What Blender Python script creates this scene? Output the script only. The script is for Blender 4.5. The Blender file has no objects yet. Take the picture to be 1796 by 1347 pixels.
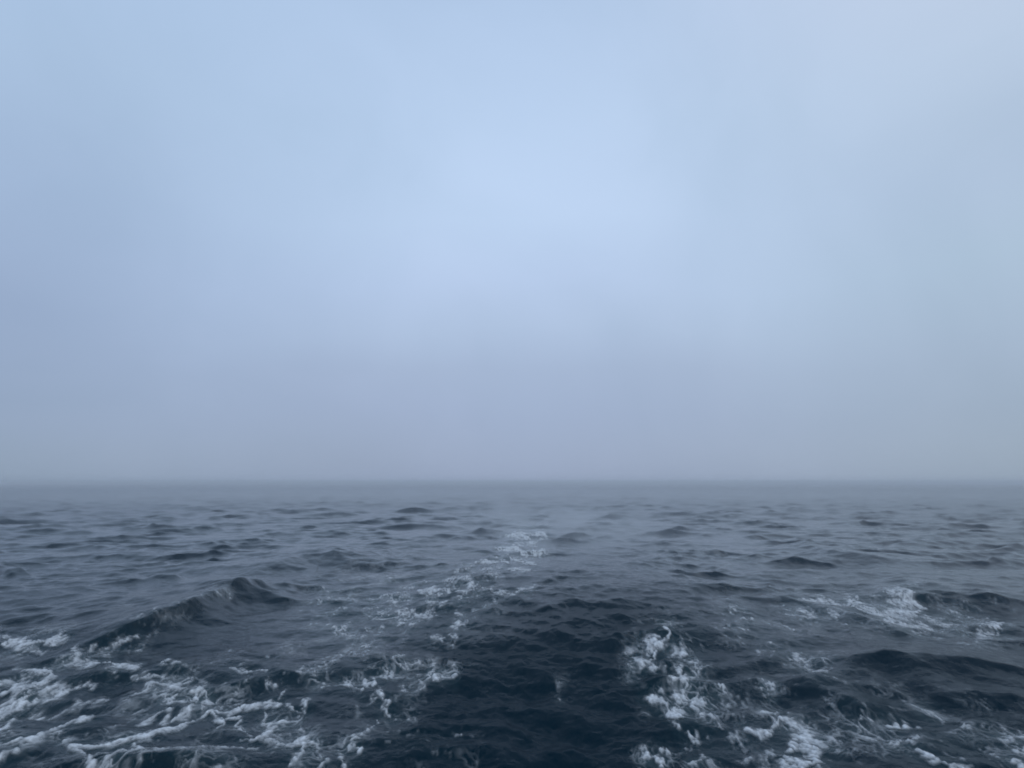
import bpy, math
import numpy as np

sc = bpy.context.scene
R = math.radians

# ------------------------------------------------------------------ camera
CAM_H = 3.5
F_PX = 1297.0                      # focal length in photo pixels (1796 wide)
HORIZON_Y = 846.0
PITCH = math.atan((HORIZON_Y - 673.5) / F_PX)
cd = bpy.data.cameras.new("camera")
cd.sensor_width = 36.0
cd.lens = F_PX / 1796.0 * 36.0
cd.clip_start = 0.05
cd.clip_end = 30000.0
cam = bpy.data.objects.new("camera", cd)
cam.location = (0, 0, CAM_H)
cam.rotation_euler = (R(90) + PITCH, 0, 0)
sc.collection.objects.link(cam)
sc.camera = cam

# ------------------------------------------------------------------ render look
sc.view_settings.view_transform = 'Standard'
sc.view_settings.look = 'None'
sc.view_settings.gamma = 1.0
sc.view_settings.exposure = 0.0
sc.render.engine = 'CYCLES'
sc.cycles.use_denoising = True
sc.cycles.filter_width = 1.9       # the phone picture is soft
sc.cycles.max_bounces = 6
sc.cycles.volume_bounces = 2
sc.cycles.caustics_reflective = False
sc.cycles.caustics_refractive = False

# ------------------------------------------------------------------ sky and sun
SUN_EL, SUN_AZ = R(60), R(160)      # veiled by fog, high behind the viewer


def lin(c):
    out = []
    for v in c:
        v = v / 255.0
        out.append(v / 12.92 if v <= 0.04045 else ((v + 0.055) / 1.055) ** 2.4)
    return out


world = bpy.data.worlds.new("World")
sc.world = world
world.use_nodes = True
wt = world.node_tree
for n in list(wt.nodes):
    wt.nodes.remove(n)


def wn(kind, **kw):
    n = wt.nodes.new(kind)
    for k, v in kw.items():
        setattr(n, k, v)
    return n


def wmath(op, a, b=None, clamp=False):
    n = wn('ShaderNodeMath', operation=op, use_clamp=clamp)
    for i, v in enumerate((a, b)):
        if v is None:
            continue
        if isinstance(v, (int, float)):
            n.inputs[i].default_value = v
        else:
            wt.links.new(v, n.inputs[i])
    return n.outputs[0]


geo = wn('ShaderNodeTexCoord')
sep = wn('ShaderNodeSeparateXYZ')
wt.links.new(geo.outputs['Generated'], sep.inputs[0])
# fog bank thins unevenly: warp elevation a little with slow noise
nz = wn('ShaderNodeTexNoise')
nz.inputs['Scale'].default_value = 2.3
nz.inputs['Detail'].default_value = 3.0
nz.inputs['Roughness'].default_value = 0.45
wt.links.new(geo.outputs['Generated'], nz.inputs['Vector'])
elev = wmath('ARCSINE', sep.outputs['Z'])
elev = wmath('MULTIPLY', elev, 180 / math.pi)
elevn = wmath('ADD', elev, wmath('MULTIPLY', wmath('SUBTRACT', nz.outputs['Fac'], 0.5), 9.0))
efac = wmath('DIVIDE', wmath('MAXIMUM', elevn, 0.0), 60.0, clamp=True)
az = wmath('ARCTAN2', sep.outputs['X'], sep.outputs['Y'])
az = wmath('MULTIPLY', az, 180 / math.pi)


def ramp(stops):
    r = wn('ShaderNodeValToRGB')
    r.color_ramp.interpolation = 'LINEAR'
    els = r.color_ramp.elements
    while len(els) > 1:
        els.remove(els[-1])
    for i, (e, c) in enumerate(stops):
        el = els[0] if i == 0 else els.new(e / 60.0)
        el.position = e / 60.0
        el.color = (*lin(c), 1)
    wt.links.new(efac, r.inputs[0])
    return r.outputs['Color']


SKY_L = [(0, (136, 155, 177)), (4.3, (143, 161, 188)), (11, (150, 169, 199)), (18.7, (160, 182, 212)), (27, (169, 193, 222)), (35, (174, 199, 230)), (60, (138, 162, 196))]
SKY_C = [(0, (151, 166, 194)), (4.3, (158, 174, 203)), (8, (166, 183, 211)), (11, (177, 196, 224)), (15, (185, 205, 235)), (20, (190, 212, 241)), (27, (185, 208, 237)), (35, (180, 203, 233)), (60, (138, 162, 196))]
SKY_R = [(0, (147, 164, 182)), (4.3, (152, 169, 189)), (9, (162, 180, 201)), (15, (170, 191, 211)), (20, (175, 194, 217)), (27, (185, 203, 225)), (35, (195, 209, 231)), (60, (142, 164, 196))]
cl, cc, cr = ramp(SKY_L), ramp(SKY_C), ramp(SKY_R)


def mixc(f, a, b):
    n = wn('ShaderNodeMix', data_type='RGBA')
    if isinstance(f, float):
        n.inputs[0].default_value = f
    else:
        wt.links.new(f, n.inputs[0])
    wt.links.new(a, n.inputs[6])
    wt.links.new(b, n.inputs[7])
    return n.outputs[2]


def sstep(v, a, b):
    n = wn('ShaderNodeMapRange', interpolation_type='SMOOTHSTEP')
    wt.links.new(v, n.inputs[0])
    n.inputs[1].default_value = a
    n.inputs[2].default_value = b
    return n.outputs[0]


fogc = mixc(sstep(az, 0.0, -42.0), cc, cl)
fogc = mixc(sstep(az, 0.0, 42.0), fogc, cr)
sky = wn('ShaderNodeTexSky')
sky.sky_type = 'NISHITA'
sky.sun_disc = False
sky.sun_elevation = SUN_EL
sky.sun_rotation = SUN_AZ
sky.air_density = 1.0
sky.dust_density = 1.0
skys = wn('ShaderNodeVectorMath', operation='SCALE')
skys.inputs['Scale'].default_value = 0.1
wt.links.new(sky.outputs[0], skys.inputs[0])
final = mixc(0.06, fogc, skys.outputs[0])
# faint cool/warm mottling of the cloud
nz2 = wn('ShaderNodeTexNoise')
nz2.inputs['Scale'].default_value = 3.6
nz2.inputs['Detail'].default_value = 4.0
nz2.inputs['Distortion'].default_value = 0.6
wt.links.new(geo.outputs['Generated'], nz2.inputs['Vector'])
mot = wn('ShaderNodeValToRGB')
mot.color_ramp.elements[0].position = 0.3
mot.color_ramp.elements[1].position = 0.7
mot.color_ramp.elements[0].color = (0.948, 0.957, 0.960, 1)
mot.color_ramp.elements[1].color = (1.04, 1.03, 1.03, 1)
wt.links.new(nz2.outputs['Fac'], mot.inputs[0])
mm = wn('ShaderNodeMix', data_type='RGBA', blend_type='MULTIPLY')
mm.inputs[0].default_value = 1.0
wt.links.new(final, mm.inputs[6])
wt.links.new(mot.outputs[0], mm.inputs[7])
bg = wn('ShaderNodeBackground')
bg.inputs['Strength'].default_value = 1.035
wt.links.new(mm.outputs[2], bg.inputs['Color'])
wo = wn('ShaderNodeOutputWorld')
wt.links.new(bg.outputs[0], wo.inputs['Surface'])

sl = bpy.data.lights.new("sun", 'SUN')
sl.energy = 0.8
sl.angle = R(60)
sl.color = (1.0, 0.99, 0.97)
so = bpy.data.objects.new("sun", sl)
# a sun lamp shines along its local -Z
so.rotation_euler = (R(90) - SUN_EL, 0, R(180) - SUN_AZ)
so.location = (0, 0, 50)
sc.collection.objects.link(so)

# ------------------------------------------------------------------ noise
rng = np.random.default_rng(11)
_P = rng.permutation(512).astype(np.int32)
_GA = rng.uniform(0, 2 * np.pi, 512).astype(np.float32)
_GX, _GY = np.cos(_GA), np.sin(_GA)


def perlin(x, y, seed=0):
    x = x + seed * 17.37
    y = y - seed * 9.71
    xi, yi = np.floor(x).astype(np.int64), np.floor(y).astype(np.int64)
    xf, yf = (x - xi).astype(np.float32), (y - yi).astype(np.float32)
    u = xf * xf * xf * (xf * (xf * 6 - 15) + 10)
    v = yf * yf * yf * (yf * (yf * 6 - 15) + 10)

    def g(ix, iy, fx, fy):
        h = _P[(_P[ix & 511] + iy) & 511]
        return _GX[h] * fx + _GY[h] * fy
    a = g(xi, yi, xf, yf)
    b = g(xi + 1, yi, xf - 1, yf)
    c = g(xi, yi + 1, xf, yf - 1)
    d = g(xi + 1, yi + 1, xf - 1, yf - 1)
    return 1.5 * (a + u * (b - a) + v * (c - a + u * (a - b - c + d)))


def fbm(x, y, octs=4, seed=0, gain=0.5):
    s, a, t = 0, 1.0, 0
    for i in range(octs):
        s = s + a * perlin(x * 2.03 ** i, y * 2.03 ** i, seed + i * 3)
        t += a
        a *= gain
    return s / t * 1.35


def ss(a, b, v):
    t = np.clip((v - a) / (b - a), 0, 1)
    return t * t * (3 - 2 * t)


def ground(px, py, z=0.0):
    """where the view line of a photo point meets the level z"""
    xc, yc = (px - 898.0) / F_PX, (673.5 - py) / F_PX
    dx, dy, dz = xc, math.cos(PITCH) - yc * math.sin(PITCH), math.sin(PITCH) + yc * math.cos(PITCH)
    t = (CAM_H - z) / max(-dz, 1e-4)
    return dx * t, dy * t


# ------------------------------------------------------------------ swell and wake waves
def seg_dist(X, Y, pts):
    """signed side, distance and run along a polyline"""
    best = np.full(X.shape, 1e9, np.float32)
    side = np.zeros(X.shape, np.float32)
    run = np.zeros(X.shape, np.float32)
    tot = sum(math.dist(a, b) for a, b in zip(pts, pts[1:]))
    acc = 0.0
    for (ax, ay), (bx, by) in zip(pts, pts[1:]):
        L = math.dist((ax, ay), (bx, by)) + 1e-6
        ux, uy = (bx - ax) / L, (by - ay) / L
        rx, ry = X - ax, Y - ay
        t = np.clip(rx * ux + ry * uy, 0, L)
        ex, ey = rx - t * ux, ry - t * uy
        d = np.sqrt(ex * ex + ey * ey)
        m = d < best
        best = np.where(m, d, best)
        side = np.where(m, np.sign(ux * ry - uy * rx), side)
        run = np.where(m, (acc + t) / tot, run)
        acc += L
    return best, side, run


# photo points of the crests, height, width of steep near face, width of back
RIDGES = [
    ([(20, 1122), (120, 1108), (210, 1092), (300, 1070), (370, 1046), (440, 1022), (520, 1011), (590, 1009)], 0.56, 0.55, 2.4),
    ([(250, 1016), (330, 1012)], 0.2, 0.8, 1.5),
    ([(430, 1000), (520, 978), (570, 972), (640, 985)], 0.35, 1.2, 3.0),
    ([(620, 966), (700, 974)], 0.18, 1.2, 3.0),
    ([(1400, 948), (1450, 966), (1540, 975), (1640, 985)], 0.33, 1.2, 3.5),
    ([(1490, 1010), (1590, 1022), (1680, 1038), (1830, 1056)], 0.2, 0.9, 2.8),
    ([(1410, 1140), (1520, 1150), (1640, 1156), (1790, 1168), (1950, 1190)], 0.34, 0.8, 2.2),
    ([(1300, 1040), (1420, 1062), (1540, 1090), (1620, 1118)], 0.22, 0.7, 1.5),
    ([(1350, 1190), (1450, 1205), (1560, 1250)], 0.18, 0.5, 1.4),
    ([(1600, 1210), (1720, 1215), (1850, 1230)], 0.2, 0.6, 1.4),
    ([(0, 1000), (50, 996)], 0.22, 1.0, 2.5),
    ([(1560, 950), (1640, 955)], 0.2, 1.5, 3.5),
]


def smooth(p, n=5):
    p = [p[0]] + list(p) + [p[-1]]
    out = []
    for a, b, c, d in zip(p, p[1:], p[2:], p[3:]):
        for i in range(n):
            t = i / n
            out.append(tuple(0.5 * (2 * b[k] + (c[k] - a[k]) * t + (2 * a[k] - 5 * b[k] + 4 * c[k] - d[k]) * t * t
                                    + (3 * b[k] - a[k] - 3 * c[k] + d[k]) * t ** 3) for k in (0, 1)))
    out.append(tuple(p[-1]))
    return out


def wake_height(X, Y):
    Z = np.zeros(X.shape, np.float32)
    for pts, A, wf, wb in RIDGES:
        w = smooth([ground(px, py, A * 0.8) for px, py in pts])
        d, s, run = seg_dist(X, Y, w)
        # near side of a crest is the camera's side
        a, b = w[0], w[-1]
        nside = math.copysign(1, (b[0] - a[0]) * (0 - a[1]) - (b[1] - a[1]) * (0 - a[0]))
        width = np.where(s == nside, wf, wb)
        q = d / width
        prof = np.exp(-1.25 * (np.sqrt(q * q + 0.02) - 0.141))
        taper = ss(0, 0.3, run) * ss(1, 0.7, run)
        Z += A * prof * taper * ss(3.6, 1.2, q)
    # stern wave: the churned water rises away from the boat up to a broad hump
    cx, cy = ground(1040, 1032, 0.4)
    lx = (X - cx) / 4.6
    hump = np.where(Y < cy, np.exp(-((Y - cy) / 6.5) ** 2), np.exp(-((Y - cy) / 9.0) ** 2))
    Z += 0.42 * hump * np.exp(-lx ** 4)
    # trough right behind the boat
    Z -= 0.36 * np.exp(-((Y - 10.0) / 5.5) ** 2) * np.exp(-((X - 1.0) / 3.6) ** 2)
    return Z


comps = []
for i in range(150):
    lam = 0.32 * (16.0 / 0.32) ** ((i + rng.uniform(0, 1)) / 150)
    k = 2 * np.pi / lam
    spread = 0.42 + 0.45 * math.exp(-lam / 2.0)
    ang = R(-90 + 8) + rng.normal(0, spread)
    slope = 0.0150 * (0.85 if lam < 0.7 else 1.75 if lam < 3.5 else 1.75 * (3.5 / lam) ** 1.25) * (0.75 + 0.5 * rng.random())
    comps.append((k, math.cos(ang), math.sin(ang), slope / k, rng.uniform(0, 2 * np.pi), lam))


def waves(X, Y, spacing, long_only=False):
    Z = np.zeros(X.shape, np.float32)
    DX = np.zeros(X.shape, np.float32)
    DY = np.zeros(X.shape, np.float32)
    grp = 0.85 + 1.1 * fbm(X / 4.5, Y / 6.0, 3, 5)
    grp = np.clip(grp, 0.25, 2.6).astype(np.float32)
    # the churned lane astern is beaten flat by the boat, small chop stays
    lane = lane_mask(X, Y)
    rise = 1 + 0.4 * ss(28, 65, np.hypot(X, Y))
    calm = 0.75 + 0.25 * ss(16, 45, np.hypot(X, Y))
    for k, cx, cy, a, ph, lam in comps:
        if long_only and lam < 3:
            continue
        att = np.exp(-(spacing * 1.25 / lam) ** 2)
        th = (k * (cx * X + cy * Y) + ph).astype(np.float32)
        c, s = np.cos(th), np.sin(th)
        aa = a * att * grp * (rise if lam > 1.5 else 1.0)
        if lam > 1.6:
            aa = aa * (1 - 0.6 * lane) * calm
        else:
            aa = aa * (1 - 0.3 * lane)
        Z += aa * c
        DX -= 1.0 * aa * cx * s
        DY -= 1.0 * aa * cy * s
    return DX, DY, Z


def lane_mask(X, Y):
    c = np.interp(Y, [0, 10, 14, 19, 25, 40, 60], [0.3, 0.4, 0.7, 1.0, 1.6, 2.5, 4.0])
    hw = np.interp(Y, [0, 10, 14, 19, 25, 60], [2.0, 2.2, 2.5, 3.4, 4.2, 5.5])
    return (np.exp(-(np.abs(X - c) / hw) ** 4) * ss(45, 24, Y)).astype(np.float32)


# ------------------------------------------------------------------ foam strokes (photo points)
# each: (patch, origin of the enlargement, [(points, width, strength), ...]); points are read off 2.993x enlargements
TRAIL, STREAK, CHURN, BOIL, RPATCH, RSIDE, CREST, DIST = range(8)
O1, O2, O3, O5 = (0, 1000), (600, 1000), (1196, 1000), (600, 800)
STROKES = [
    (TRAIL, O1, [
        ([(0, 400), (60, 400), (120, 395), (200, 385), (290, 375), (330, 365)], 20, .85), ([(-60, 345), (50, 358)], 16, .65),
        ([(480, 412), (540, 402), (620, 392), (700, 378), (740, 365)], 13, .62), ([(520, 415), (600, 420)], 10, .45),
        ([(160, 440), (200, 425), (230, 440)], 16, .65), ([(390, 435), (415, 435)], 18, .65),
        ([(330, 495), (420, 490), (480, 485), (560, 490), (610, 510), (680, 510), (710, 525)], 20, .8), ([(560, 552), (620, 530), (680, 515)], 16, .7),
        ([(120, 555), (200, 545), (270, 535), (262, 570), (200, 600)], 20, .8), ([(-60, 605), (70, 615), (110, 600)], 16, .7),
        ([(-80, 670), (0, 660), (60, 650), (110, 630), (150, 620)], 30, .9), ([(150, 640), (280, 630), (330, 640), (480, 615)], 16, .6),
        ([(-90, 765), (0, 740), (90, 710), (180, 690), (260, 680), (320, 665)], 24, .92), ([(-80, 870), (0, 840), (60, 810), (130, 780), (190, 760)], 20, .8),
        ([(-40, 890), (40, 840)], 16, .6), ([(20, 930), (110, 905), (200, 890), (260, 860), (340, 820), (420, 795), (520, 775)], 18, .88),
        ([(300, 870), (350, 850)], 34, .62), ([(-60, 1020), (0, 1000), (60, 980), (90, 970)], 16, .8),
        ([(350, 905), (400, 925), (470, 920), (560, 905), (650, 885)], 20, .92),
        ([(650, 885), (720, 870), (800, 865), (870, 840), (950, 825), (1040, 790), (1110, 760), (1200, 765), (1250, 745), (1340, 725), (1440, 725)], 22, .95),
        ([(740, 890), (860, 850)], 40, .7), ([(1110, 760), (1170, 785), (1190, 810), (1140, 830)], 13, .8),
        ([(1190, 790), (1260, 795), (1290, 840), (1320, 865)], 15, .85), ([(930, 785), (1000, 755), (1040, 720), (1035, 680), (1020, 660)], 17, .85),
        ([(1060, 750), (1080, 710), (1115, 690), (1080, 660), (1040, 650)], 17, .8), ([(770, 620), (840, 605), (900, 610), (940, 640), (930, 680)], 32, .75),
        ([(860, 680), (900, 700), (960, 710)], 17, .88), ([(690, 680), (760, 655), (820, 640)], 15, .6),
        ([(750, 800), (800, 790), (860, 750), (900, 760), (900, 790)], 22, .72), ([(570, 860), (600, 830), (680, 810)], 12, .55),
        ([(690, 580), (760, 565), (850, 565)], 16, .72), ([(830, 525), (880, 500), (960, 505)], 13, .62),
        ([(1200, 530), (1260, 530), (1340, 535), (1380, 550)], 14, .72), ([(1210, 520), (1290, 495)], 11, .5),
        ([(1280, 870), (1340, 880), (1400, 860), (1430, 815), (1480, 800), (1550, 800), (1590, 740), (1610, 700)], 17, .8),
        ([(1390, 770), (1400, 800), (1440, 810)], 16, .75), ([(1480, 710), (1540, 730), (1560, 760)], 16, .72),
        ([(1400, 880), (1460, 900), (1540, 915), (1600, 900), (1650, 915)], 28, .88), ([(1600, 900), (1600, 960), (1570, 1000), (1530, 1045)], 30, .92),
        ([(980, 950), (1080, 950), (1150, 930), (1260, 915), (1360, 920)], 14, .65), ([(360, 900), (440, 970), (430, 1030), (420, 1100)], 22, .72),
        ([(720, 900), (720, 950), (640, 970), (600, 1010), (540, 1045), (480, 1100)], 22, .82), ([(800, 965), (850, 980)], 24, .7),
        ([(510, 1000), (590, 970)], 15, .65), ([(1650, 630), (1700, 605)], 16, .72), ([(1740, 600), (1800, 590)], 14, .7),
        ([(1550, 555), (1620, 550)], 14, .65), ([(1400, 620), (1435, 620)], 18, .6), ([(1450, 680), (1500, 630)], 12, .6),
        ([(1160, 700), (1300, 700), (1440, 690)], 9, .5), ([(410, 720), (470, 700), (560, 690)], 30, .55),
        ([(1240, 470), (1300, 480), (1400, 455)], 12, .45), ([(1480, 410), (1550, 420)], 9, .4),
        ([(1000, 560), (1060, 590), (1030, 620)], 14, .5), ([(1690, 490), (1730, 560)], 16, .5), ([(1000, 1010), (1020, 980)], 16, .6),
        ([(1670, 1060), (1720, 1020)], 20, .7), ([(280, 960), (310, 965)], 14, .5)]),
    (CREST, O1, [([(700, 262), (760, 235), (800, 215), (860, 190), (930, 170)], 8, .5), ([(650, 185), (700, 182)], 12, .45),
                 ([(960, 165), (1100, 130), (1190, 105)], 7, .4)]),
    (TRAIL, O2, [
        ([(-20, 590), (50, 610), (100, 645)], 17, .8), ([(140, 590), (180, 575)], 28, .8), ([(225, 552), (265, 545)], 24, .75),
        ([(190, 660), (220, 700), (250, 745)], 28, .88), ([(130, 720), (180, 690)], 14, .55), ([(190, 790), (140, 840), (80, 880), (0, 900)], 15, .6),
        ([(30, 925), (90, 945)], 20, .8), ([(0, 970), (30, 1040)], 22, .7), ([(300, 650), (370, 645), (440, 620), (400, 580), (330, 560)], 14, .58),
        ([(470, 560), (500, 580), (580, 575)], 18, .9), ([(305, 520), (325, 510)], 18, .65), ([(570, 853), (625, 866)], 12, .45),
        ([(340, 765), (370, 765)], 16, .45), ([(390, 480), (430, 520), (460, 490)], 14, .45), ([(310, 470), (340, 462)], 10, .6)]),
    (STREAK, O2, [
        ([(420, 122), (560, 115), (640, 125)], 16, .82), ([(530, 72), (600, 50), (660, 45)], 13, .75), ([(680, 95), (715, 95)], 20, .8),
        ([(740, 110), (830, 130), (920, 128), (990, 95)], 10, .68), ([(300, 235), (380, 225), (420, 240), (500, 245)], 20, .75),
        ([(440, 190), (530, 180)], 14, .6), ([(80, 205), (200, 200)], 9, .55), ([(260, 172), (285, 175)], 13, .6), ([(600, 300), (665, 285)], 18, .65),
        ([(440, 370), (520, 375), (560, 355), (590, 365)], 13, .65), ([(100, 320), (200, 310)], 12, .45), ([(350, 300), (385, 300)], 12, .6),
        ([(590, 225), (620, 235)], 14, .6), ([(685, 220), (705, 225)], 12, .6), ([(200, 262), (260, 280)], 14, .45), ([(540, 400), (590, 400)], 12, .5),
        ([(560, 20), (640, 5)], 9, .45), ([(800, 22), (830, 30)], 9, .6), ([(900, 0), (970, 8)], 10, .6)]),
    (DIST, O5, [
        ([(865, 430), (940, 418), (960, 440), (1000, 415), (1060, 415)], 12, .95), ([(820, 497), (900, 485), (960, 500), (1020, 512), (1045, 500)], 12, .95),
        ([(890, 540), (940, 560), (1000, 572)], 13, .9), ([(705, 562), (780, 558), (865, 568)], 12, .85), ([(870, 600), (975, 607)], 13, .8),
        ([(975, 470), (1005, 465)], 12, .8), ([(930, 525), (1010, 515)], 11, .8), ([(1060, 508), (1095, 508)], 8, .6), ([(900, 460), (930, 470)], 10, .6),
        ([(740, 640), (830, 625)], 9, .6), ([(100, 625), (210, 640)], 11, .4), ([(880, 378), (960, 368)], 5, .35), ([(30, 745), (120, 720)], 9, .4)]),
    (CHURN, O2, [
        ([(1560, 518), (1620, 490), (1650, 450), (1610, 410), (1700, 400), (1730, 360), (1700, 325)], 34, .9), ([(1750, 440), (1800, 450)], 26, .7),
        ([(1615, 680), (1690, 690), (1720, 760), (1790, 775)], 26, .9), ([(1750, 820), (1775, 850)], 24, .75), ([(1735, 610), (1800, 600)], 30, .78),
        ([(1590, 990), (1670, 1000), (1680, 1050)], 26, .9), ([(1690, 965), (1720, 975)], 24, .7), ([(1620, 530), (1720, 520)], 30, .5),
        ([(1640, 300), (1780, 290)], 24, .42), ([(1132, 690), (1148, 700)], 8, .5), ([(1150, 604), (1165, 608)], 8, .45)]),
    (CHURN, O3, [
        ([(-10, 540), (20, 600)], 30, .95), ([(-10, 680), (60, 695), (115, 700)], 28, .88), ([(80, 560), (110, 555)], 24, .6), ([(90, 760), (150, 770)], 20, .82),
        ([(180, 622), (210, 632)], 18, .75), ([(45, 890), (85, 893)], 20, .72), ([(20, 935), (45, 935)], 18, .65), ([(50, 1040), (110, 1000)], 18, .72),
        ([(210, 700), (300, 670), (360, 710)], 46, .42), ([(395, 430), (430, 430)], 16, .6), ([(460, 628), (490, 632)], 18, .85), ([(410, 760), (500, 775)], 17, .6),
        ([(0, 400), (10, 400)], 22, .6), ([(100, 390), (110, 400)], 18, .4), ([(310, 262), (325, 268)], 12, .6), ([(0, 480), (90, 510)], 26, .45)]),
    (BOIL, O3, [
        ([(355, 870), (430, 890), (470, 860), (540, 800), (620, 820), (665, 865)], 22, .8), ([(560, 950), (600, 900), (660, 940), (700, 1010), (640, 1040), (570, 1040)], 66, .9),
        ([(600, 1080), (700, 1110)], 70, .9), ([(420, 1000), (480, 960)], 54, .6), ([(240, 905), (290, 890)], 40, .5), ([(300, 1010), (360, 1000)], 40, .45)]),
    (RPATCH, O3, [
        ([(620, 160), (720, 165), (760, 180), (860, 190), (950, 215), (1060, 240)], 14, .72), ([(895, 175), (945, 180)], 22, .85),
        ([(1060, 240), (1150, 230), (1200, 240), (1290, 200), (1200, 170), (1140, 155)], 30, .8), ([(1100, 260), (1180, 290), (1290, 320)], 32, .72),
        ([(1300, 260), (1400, 300), (1500, 290), (1560, 310), (1570, 370)], 18, .55), ([(1620, 310), (1660, 315)], 20, .82), ([(610, 210), (680, 245)], 15, .6),
        ([(790, 230), (820, 270)], 16, .55), ([(800, 115), (900, 130)], 14, .45), ([(1340, 180), (1390, 185)], 14, .4), ([(1440, 400), (1490, 395)], 14, .4),
        ([(420, 95), (540, 95)], 12, .4), ([(840, 302), (860, 302)], 14, .5)]),
    (RSIDE, O3, [
        ([(600, 470), (660, 490), (700, 530), (780, 560)], 28, .62), ([(740, 500), (770, 520)], 24, .45), ([(560, 370), (570, 420)], 16, .4),
        ([(470, 490), (490, 470)], 18, .45), ([(800, 590), (860, 610)], 20, .45), ([(900, 600), (1000, 600)], 18, .3),
        ([(1070, 800), (1140, 815)], 18, .85), ([(930, 770), (1000, 785)], 10, .62), ([(1240, 735), (1300, 760), (1320, 795)], 16, .72),
        ([(1215, 955), (1280, 990), (1340, 1020), (1410, 1045), (1500, 1090)], 20, .9), ([(980, 870), (1050, 890)], 12, .55), ([(1085, 915), (1115, 925)], 24, .75),
        ([(1210, 875), (1180, 910)], 18, .6), ([(1690, 878), (1800, 900)], 18, .82), ([(1715, 945), (1800, 965)], 18, .85), ([(1745, 1000), (1790, 1040)], 20, .8),
        ([(1450, 835), (1480, 838)], 18, .6), ([(1620, 960), (1700, 1010)], 10, .55), ([(1350, 860), (1430, 865)], 12, .45), ([(1440, 1005), (1540, 1010)], 16, .42),
        ([(1190, 825), (1205, 825)], 18, .5), ([(1080, 760), (1090, 765)], 15, .65), ([(1540, 830), (1570, 830)], 14, .35), ([(1100, 715), (1160, 725)], 10, .4)]),
    (STREAK, O2, [([(0, 270), (350, 200), (650, 120)], 130, -.95), ([(150, 380), (600, 330)], 80, -.5)]),
    (DIST, O5, [([(700, 620), (900, 520), (970, 430)], 70, -.85), ([(50, 650), (300, 640)], 50, -.4)]),
    (TRAIL, O2, [([(-50, 500), (350, 600)], 150, -.55), ([(150, 850), (600, 950)], 110, -.45)]),
    (TRAIL, O1, [([(-50, 480), (500, 500), (900, 560)], 90, -.35), ([(-50, 900), (600, 780), (1300, 760)], 190, -.5), ([(1200, 560), (1796, 560)], 90, -.6),
                 ([(500, 1040), (1300, 980)], 120, -.6)]),
    (CHURN, O3, [([(50, 450), (60, 700), (150, 950)], 120, -.7), ([(-40, 300), (120, 300)], 70, -.5)]),
    (CHURN, O2, [([(1600, 380), (1700, 600)], 70, -.6)]),
    (RSIDE, O3, [([(300, 250), (600, 430), (760, 540)], 110, -.65), ([(900, 780), (1300, 860), (1750, 950)], 120, -.6), ([(-60, -90), (320, -60)], 50, -.4)]),
    (RPATCH, O3, [([(620, 180), (1150, 230), (1560, 320)], 80, -.65)]),
    (BOIL, O3, [([(250, 920), (520, 880)], 80, -.7)]),
]
NP = 8

# ------------------------------------------------------------------ sea sheet
# polar sheet round the stern, finer near the boat, 14 km across
HALF = R(46)
n_in = 1300
az_in = np.linspace(-HALF, HALF, n_in)
az_out = np.linspace(HALF, 2 * np.pi - HALF, 130)[1:-1]
AZ = np.concatenate([az_in, az_out]).astype(np.float64)
inv = np.concatenate([np.linspace(1 / 8.6, 1 / 30.0, 560)[:-1], np.linspace(1 / 30.0, 1 / 900.0, 440)])
inner = np.geomspace(0.6, 8.6, 50)[:-1]
far = np.array([1100, 1400, 1900, 2700, 4200, 7000.0])
RR = np.concatenate([inner, 1 / inv, far])
nr, na = len(RR), len(AZ)
sp = np.gradient(RR)
X = (RR[:, None] * np.sin(AZ)[None, :]).astype(np.float32)
Y = (RR[:, None] * np.cos(AZ)[None, :]).astype(np.float32)
SP = np.broadcast_to(sp[:, None], X.shape).astype(np.float32).copy()
SP[:, n_in:] = np.maximum(SP[:, n_in:], (RR[:, None] * 0.036))
WH = wake_height(X, Y)
DX, DY, Z = waves(X, Y, SP)
near = np.exp(-(SP * 3.0) ** 2)
lane = lane_mask(X, Y)
# small turbulent chop where the screws have churned the water
Z += near * (0.035 + 0.03 * lane) * fbm(X * 1.3, Y * 0.9, 4, 21)
ridged = 1 - np.abs(perlin(X * 0.9 + 0.4 * fbm(X, Y, 2, 44), Y * 0.55, 31)) * 1.6
Z += near * lane * 0.045 * ridged
Z = Z + WH
VX, VY, VZ = X + DX, Y + DY, Z
print("sea", nr, na, float(Z.min()), float(Z.max()))


def first_hit(px, py):
    """where the view line of a photo point first meets the wavy water"""
    x1, y1 = ground(px, py, 1.0)
    x2, y2 = ground(px, py, -0.5)
    t = np.linspace(0, 1, 90, dtype=np.float32)[None, :]
    xs, ys = x1 + (x2 - x1) * t, y1 + (y2 - y1) * t
    zl = 1.0 - 1.5 * t
    h = wake_height(xs, ys) + waves(xs, ys, np.full(xs.shape, 0.02, np.float32), True)[2]
    k = int(np.argmax((zl <= h)[0]))
    return float(xs[0, k]), float(ys[0, k])


# foam field per patch, evaluated on the water around each stroke
FO = [np.zeros(X.shape, np.float32) for _ in range(NP)]
sub = slice(0, int(np.searchsorted(RR, 130)))
Xs, Ys, Ds = X[sub, :n_in], Y[sub, :n_in], RR[sub][:, None]
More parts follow.
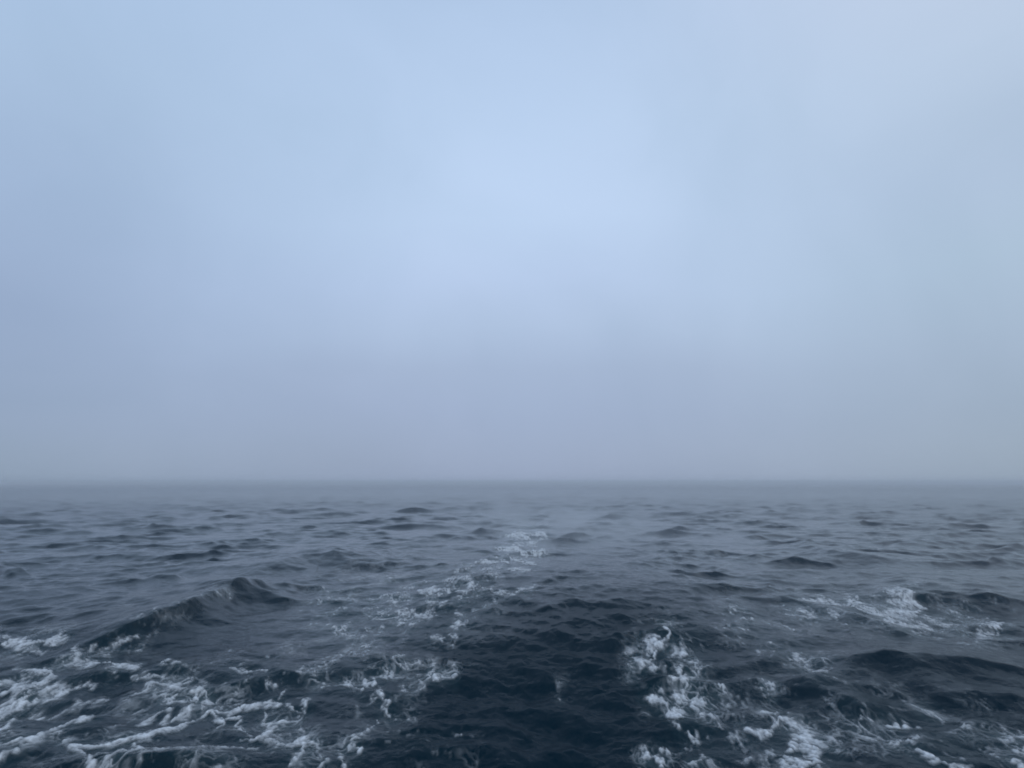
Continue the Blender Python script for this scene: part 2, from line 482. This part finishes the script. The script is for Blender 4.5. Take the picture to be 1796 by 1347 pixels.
# work in stretched coordinates so that patches lie long on the water as they do in the photo
HL = [np.zeros(Xs.shape, np.float32) for _ in range(NP)]
wx = fbm(Xs * 2.2, Ys * 1.0, 3, 61)
wy = fbm(Xs * 2.2, Ys * 1.0, 3, 71)
wx2 = fbm(Xs * 7.5, Ys * 3.2, 2, 63)
wy2 = fbm(Xs * 7.5, Ys * 3.2, 2, 73)
KX = Xs / Ds                     # bearing
KY = 1.0 / Ds * CAM_H            # depression
WU = (KX * F_PX + 7 * wx + 4.4 * wx2).astype(np.float32)
WV = (KY * F_PX + 3.8 * wy + 2.2 * wy2).astype(np.float32)
AZI, RII = AZ[:n_in], RR[sub]


def to_uv(px, py):
    x, y = first_hit(px, py)
    d = math.hypot(x, y)
    return x / d * F_PX, CAM_H / d * F_PX


for patch, (ox, oy), items in STROKES:
    F = FO[patch][sub, :n_in]
    for pts, w, s in items:
        uv = [to_uv(ox + a / 2.993, oy + b / 2.993) for a, b in pts]
        zone = s < 0
        s = abs(s)
        w = w / 2.993 * (1.15 if patch in (DIST, STREAK, RPATCH) else 0.8)
        us, vs = [p[0] for p in uv], [p[1] for p in uv]
        m = 5 * w + 26 if s > 0 else 2 * w + 26
        j0, j1 = np.searchsorted(np.sin(AZI) * F_PX, [min(us) - m, max(us) + m])
        vr = CAM_H * F_PX / RII
        rows = np.where((vr > min(vs) - m) & (vr < max(vs) + m))[0]
        if len(rows) == 0 or j1 <= j0:
            continue
        rs = slice(rows[0], rows[-1] + 1)
        d, _, run = seg_dist(WU[rs, j0:j1], WV[rs, j0:j1], uv)
        wv = w * (0.75 + 0.5 * np.sin(run * 9 + w))
        val = s * np.exp(-(d / np.maximum(wv, 1.5)) ** 2)
        hal = s * np.exp(-(d / (w * (1.3 if zone else 2.4) + 7)) ** 2)
        if zone:
            val = val * 0
        HL[patch][rs, j0:j1] = np.maximum(HL[patch][rs, j0:j1], hal)
        F[rs, j0:j1] = np.maximum(F[rs, j0:j1], val)

# lacy break-up: cell walls of stretched bubbles rafts
lx, ly = Xs * 3.6 + 0.9 * wx, Ys * 1.7 + 0.9 * wy
lace = ss(0.55, 1.0, 1 - np.abs(perlin(lx, ly, 81)) * 2.6)
lace = np.maximum(lace, 0.75 * ss(0.5, 1.0, 1 - np.abs(perlin(lx * 2.2, ly * 2.2, 85)) * 2.6))
holes = ss(0.0, 0.5, perlin(Xs * 8.0 + wx2, Ys * 4.2 + wy2, 57))
holes2 = ss(0.0, 0.45, perlin(Xs * 19.0 + 2 * wx2, Ys * 9.0 + 2 * wy2, 58))
patchy = ss(-0.25, 0.45, fbm(Xs * 1.2, Ys * 0.6, 3, 99))
grain = fbm(Xs * 16, Ys * 7, 3, 91)
fleck = fbm(Xs * 5.0, Ys * 2.6, 4, 95)
TOT = np.zeros(X.shape, np.float32)
for p in range(NP):
    F = FO[p][sub, :n_in]
    H = HL[p]
    core = ss(0.16, 1.05, F * (0.95 + 0.5 * fleck + 0.45 * grain)) * (1 - 0.6 * holes) * (1 - 0.35 * holes2)
    film = H ** 1.25 * (0.8 * lace * np.clip(0.75 + 0.9 * fleck, 0, 1.3) + 0.04) * patchy
    spots = H * 0.85 * (0.4 + 0.6 * patchy) * ss(0.28, 0.85, 0.5 * grain + 0.75 * fleck)
    a = 1 - (1 - core) * (1 - np.clip(film, 0, 0.8)) * (1 - np.clip(spots, 0, 0.85))
    a = a * ss(0.03, 0.22, H)
    FO[p][sub, :n_in] = a
    TOT[sub, :n_in] = np.maximum(TOT[sub, :n_in], np.maximum(a * 0.8, ss(0.2, 0.95, H) * 0.45 * (0.4 + 0.6 * patchy)))


def mesh_from_grid(name, vx, vy, vz, faces, attrs):
    me = bpy.data.meshes.new(name)
    nv = len(vx)
    me.vertices.add(nv)
    co = np.empty((nv, 3), np.float32)
    co[:, 0], co[:, 1], co[:, 2] = vx, vy, vz
    me.vertices.foreach_set("co", co.ravel())
    me.loops.add(len(faces) * 4)
    me.loops.foreach_set("vertex_index", faces.ravel().astype(np.int32))
    me.polygons.add(len(faces))
    me.polygons.foreach_set("loop_start", np.arange(0, len(faces) * 4, 4, dtype=np.int32))
    me.polygons.foreach_set("use_smooth", np.ones(len(faces), bool))
    for an, av in attrs.items():
        at = me.attributes.new(an, 'FLOAT', 'POINT')
        at.data.foreach_set("value", av.astype(np.float32))
    me.update(calc_edges=True)
    return me


idx = np.arange(nr * na).reshape(nr, na)
q = np.stack([idx[:-1], idx[1:], np.roll(idx, -1, 1)[1:], np.roll(idx, -1, 1)[:-1]], -1).reshape(-1, 4)
q = q[:, ::-1]
# mirror strength painted by distance: near water and lane darkened, far sea brightened
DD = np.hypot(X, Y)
painted_sheen = 0.11 + 0.89 * ss(15, 46, DD + 4 * fbm(X / 6, Y / 8, 2, 77))
painted_sheen = painted_sheen - 0.085 * np.clip(lane * 1.6, 0, 1) * ss(32, 19, DD)
ripple = 1 - np.exp(-(SP / 0.55) ** 1.0)
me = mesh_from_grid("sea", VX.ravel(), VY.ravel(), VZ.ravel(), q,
                    {"aeration": TOT.ravel(), "ripple": ripple.ravel(), "churn": lane.ravel(), "painted_sheen": painted_sheen.ravel()})
sea = bpy.data.objects.new("sea", me)
sc.collection.objects.link(sea)
sea["kind"] = "structure"
sea["label"] = "dark choppy blue-grey sea fading into fog"
sea["category"] = "sea"


# ------------------------------------------------------------------ materials
def material(name):
    m = bpy.data.materials.new(name)
    m.use_nodes = True
    t = m.node_tree
    b = t.nodes['Principled BSDF']
    return m, t, b


def attr(t, name):
    n = t.nodes.new('ShaderNodeAttribute')
    n.attribute_name = name
    return n.outputs['Fac']


def maprange(t, v, a, b, c, d):
    n = t.nodes.new('ShaderNodeMapRange')
    t.links.new(v, n.inputs[0])
    for i, x in enumerate((a, b, c, d)):
        n.inputs[i + 1].default_value = x
    return n.outputs[0]


def noise(t, vec, scale, detail=3, rough=0.5):
    n = t.nodes.new('ShaderNodeTexNoise')
    t.links.new(vec, n.inputs['Vector'])
    n.inputs['Scale'].default_value = scale
    n.inputs['Detail'].default_value = detail
    n.inputs['Roughness'].default_value = rough
    return n.outputs['Fac']


wm, t, b = material("sea_water")
b.inputs['IOR'].default_value = 1.333
t.links.new(maprange(t, attr(t, "painted_sheen"), 0.0, 1.0, 0.0, 0.5), b.inputs['Specular IOR Level'])
tc = t.nodes.new('ShaderNodeNewGeometry')
mp = t.nodes.new('ShaderNodeMapping')
mp.inputs['Scale'].default_value = (1.0, 0.75, 1.0)
t.links.new(tc.outputs['Position'], mp.inputs['Vector'])
mx = t.nodes.new('ShaderNodeMix')
mx.data_type = 'RGBA'
mx.inputs[6].default_value = (0.0003, 0.0120, 0.0215, 1)
mx.inputs[7].default_value = (0.035, 0.080, 0.090, 1)
t.links.new(maprange(t, attr(t, "aeration"), 0.0, 1.0, 0.0, 0.85), mx.inputs[0])
t.links.new(mx.outputs[2], b.inputs['Base Color'])
t.links.new(maprange(t, attr(t, "ripple"), 0.0, 1.0, 0.14, 0.24), b.inputs['Roughness'])
n1 = noise(t, mp.outputs[0], 3.2, 4, 0.55)
bp = t.nodes.new('ShaderNodeBump')
bp.inputs['Distance'].default_value = 0.10
bs = t.nodes.new('ShaderNodeMath')
bs.operation = 'ADD'
t.links.new(maprange(t, attr(t, "ripple"), 0.0, 0.6, 0.5, 0.15), bs.inputs[0])
t.links.new(maprange(t, attr(t, "churn"), 0.0, 1.0, 0.0, 0.1), bs.inputs[1])
t.links.new(bs.outputs[0], bp.inputs['Strength'])
t.links.new(n1, bp.inputs['Height'])
t.links.new(bp.outputs[0], b.inputs['Normal'])
sea.data.materials.append(wm)

fm, t, b = material("sea_foam")
tc = t.nodes.new('ShaderNodeNewGeometry')
b.inputs['Base Color'].default_value = (0.70, 0.74, 0.77, 1)
b.inputs['Roughness'].default_value = 0.75
b.inputs['Specular IOR Level'].default_value = 0.3
bp = t.nodes.new('ShaderNodeBump')
bp.inputs['Distance'].default_value = 0.04
bp.inputs['Strength'].default_value = 0.25
t.links.new(noise(t, tc.outputs['Position'], 14, 4, 0.6), bp.inputs['Height'])
t.links.new(bp.outputs[0], b.inputs['Normal'])
ad = t.nodes.new('ShaderNodeMath')
ad.operation = 'MULTIPLY'
t.links.new(attr(t, "foam_cover"), ad.inputs[0])
t.links.new(maprange(t, noise(t, tc.outputs['Position'], 22, 3, 0.6), 0.3, 0.6, 0.65, 1.0), ad.inputs[1])
cl = t.nodes.new('ShaderNodeMath')
cl.operation = 'MULTIPLY'
cl.use_clamp = True
cl.inputs[1].default_value = 0.98
t.links.new(ad.outputs[0], cl.inputs[0])
t.links.new(cl.outputs[0], b.inputs['Alpha'])

# ------------------------------------------------------------------ foam sheets lying on the water
FOAMS = {
    TRAIL: ("foam_trail", "lacy white foam trail spread over the dark water at bottom left"),
    STREAK: ("foam_streak", "broken pale foam flecks left of the dark smooth lane astern"),
    DIST: ("foam_streak", "small bright foam streak farthest away in the middle of the wake"),
    CHURN: ("foam_churn", "narrow broken white foam line along the right edge of the dark lane"),
    BOIL: ("foam_boil", "dense rounded mass of white foam boiling up at bottom edge"),
    RPATCH: ("foam_patch", "long pale foam patch on the wave slope to the right"),
    RSIDE: ("foam_flecks", "thin scattered foam flecks on dark water at bottom right"),
    CREST: ("foam_crest", "thin foam edge along the crest of the big dark wave at left"),
}
for p, (nm, lab) in FOAMS.items():
    A = FO[p]
    keep = (A > 0.015)
    fk = (keep[:-1] | keep[1:] | np.roll(keep, -1, 1)[:-1] | np.roll(keep, -1, 1)[1:]).ravel()
    fq = q[fk]
    used, invx = np.unique(fq, return_inverse=True)
    a = A.ravel()[used]
    dist = np.hypot(X.ravel()[used], Y.ravel()[used])
    lift = 0.006 + 0.035 * a + 0.0004 * dist
    me = mesh_from_grid(nm, VX.ravel()[used], VY.ravel()[used], VZ.ravel()[used] + lift, invx.reshape(-1, 4), {"foam_cover": a})
    o = bpy.data.objects.new(nm, me)
    sc.collection.objects.link(o)
    o["kind"] = "stuff"
    o["label"] = lab
    o["category"] = "foam"
    me.materials.append(fm)
    print(nm, len(used))

# ------------------------------------------------------------------ fog over the water
S, z0, z1 = 8000.0, float(VZ.min()) - 1.0, 5.5
vs = [(-S, -S, z0), (S, -S, z0), (S, S, z0), (-S, S, z0), (-S, -S, z1), (S, -S, z1), (S, S, z1), (-S, S, z1)]
hm = bpy.data.meshes.new("haze")
hm.from_pydata(vs, [], [(0, 3, 2, 1), (4, 5, 6, 7), (0, 1, 5, 4), (1, 2, 6, 5), (2, 3, 7, 6), (3, 0, 4, 7)])
haze = bpy.data.objects.new("haze", hm)
sc.collection.objects.link(haze)
haze["kind"] = "stuff"
haze["label"] = "pale grey fog lying over the whole sea"
haze["category"] = "fog"
m = bpy.data.materials.new("haze")
m.use_nodes = True
t = m.node_tree
for n in list(t.nodes):
    if n.type == 'BSDF_PRINCIPLED':
        t.nodes.remove(n)
pv = t.nodes.new('ShaderNodeVolumePrincipled')
pv.inputs['Color'].default_value = (0.94, 0.965, 0.985, 1)
pv.inputs['Density'].default_value = 0.0014
pv.inputs['Anisotropy'].default_value = 0.2
t.links.new(pv.outputs[0], [n for n in t.nodes if n.type == 'OUTPUT_MATERIAL'][0].inputs['Volume'])
haze.data.materials.append(m)

# drifting vapour over the wake: soft-edged, thin, lying on the water astern


def vapour(name, label, loc, size, dens, seed):
    import bmesh
    bm = bmesh.new()
    bmesh.ops.create_icosphere(bm, subdivisions=3, radius=1.0)
    for v in bm.verts:
        v.co.x *= size[0]
        v.co.y *= size[1]
        v.co.z *= size[2]
    me = bpy.data.meshes.new(name)
    bm.to_mesh(me)
    bm.free()
    o = bpy.data.objects.new(name, me)
    o.location = loc
    sc.collection.objects.link(o)
    o["kind"] = "stuff"
    o["label"] = label
    o["category"] = "mist"
    m = bpy.data.materials.new(name)
    m.use_nodes = True
    t = m.node_tree
    t.nodes.remove(t.nodes['Principled BSDF'])
    tc = t.nodes.new('ShaderNodeTexCoord')
    sc_ = t.nodes.new('ShaderNodeVectorMath')
    sc_.operation = 'DIVIDE'
    sc_.inputs[1].default_value = size
    t.links.new(tc.outputs['Object'], sc_.inputs[0])
    ln = t.nodes.new('ShaderNodeVectorMath')
    ln.operation = 'LENGTH'
    t.links.new(sc_.outputs[0], ln.inputs[0])
    fall = t.nodes.new('ShaderNodeMapRange')
    fall.interpolation_type = 'SMOOTHSTEP'
    t.links.new(ln.outputs['Value'], fall.inputs[0])
    for i, x in enumerate((0.05, 1.0, 1.0, 0.0)):
        fall.inputs[i + 1].default_value = x
    mp = t.nodes.new('ShaderNodeMapping')
    mp.inputs['Location'].default_value = (seed * 3.1, seed, 0)
    mp.inputs['Scale'].default_value = (0.22, 0.09, 0.5)
    t.links.new(tc.outputs['Object'], mp.inputs[0])
    nn = maprange(t, noise(t, mp.outputs[0], 1.0, 2, 0.5), 0.35, 0.65, 0.35, 1.6)
    mu = t.nodes.new('ShaderNodeMath')
    mu.operation = 'MULTIPLY'
    t.links.new(fall.outputs[0], mu.inputs[0])
    t.links.new(nn, mu.inputs[1])
    m2 = t.nodes.new('ShaderNodeMath')
    m2.operation = 'MULTIPLY'
    m2.inputs[1].default_value = dens
    t.links.new(mu.outputs[0], m2.inputs[0])
    p = t.nodes.new('ShaderNodeVolumePrincipled')
    p.inputs['Color'].default_value = (0.94, 0.965, 0.985, 1)
    p.inputs['Anisotropy'].default_value = 0.2
    t.links.new(m2.outputs[0], p.inputs['Density'])
    t.links.new(p.outputs[0], [n for n in t.nodes if n.type == 'OUTPUT_MATERIAL'][0].inputs['Volume'])
    me.materials.append(m)


vapour("mist", "faint pale vapour hanging over the wake right of the far foam streak", (3.5, 50, 0.6), (13, 29, 2.0), 0.024, 1)

vapour("mist", "wide thin bank of pale mist added over the middle distance", (0, 135, 0.4), (200, 120, 2.2), 0.0070, 4)  # extra mist added to lighten the water in the middle distance
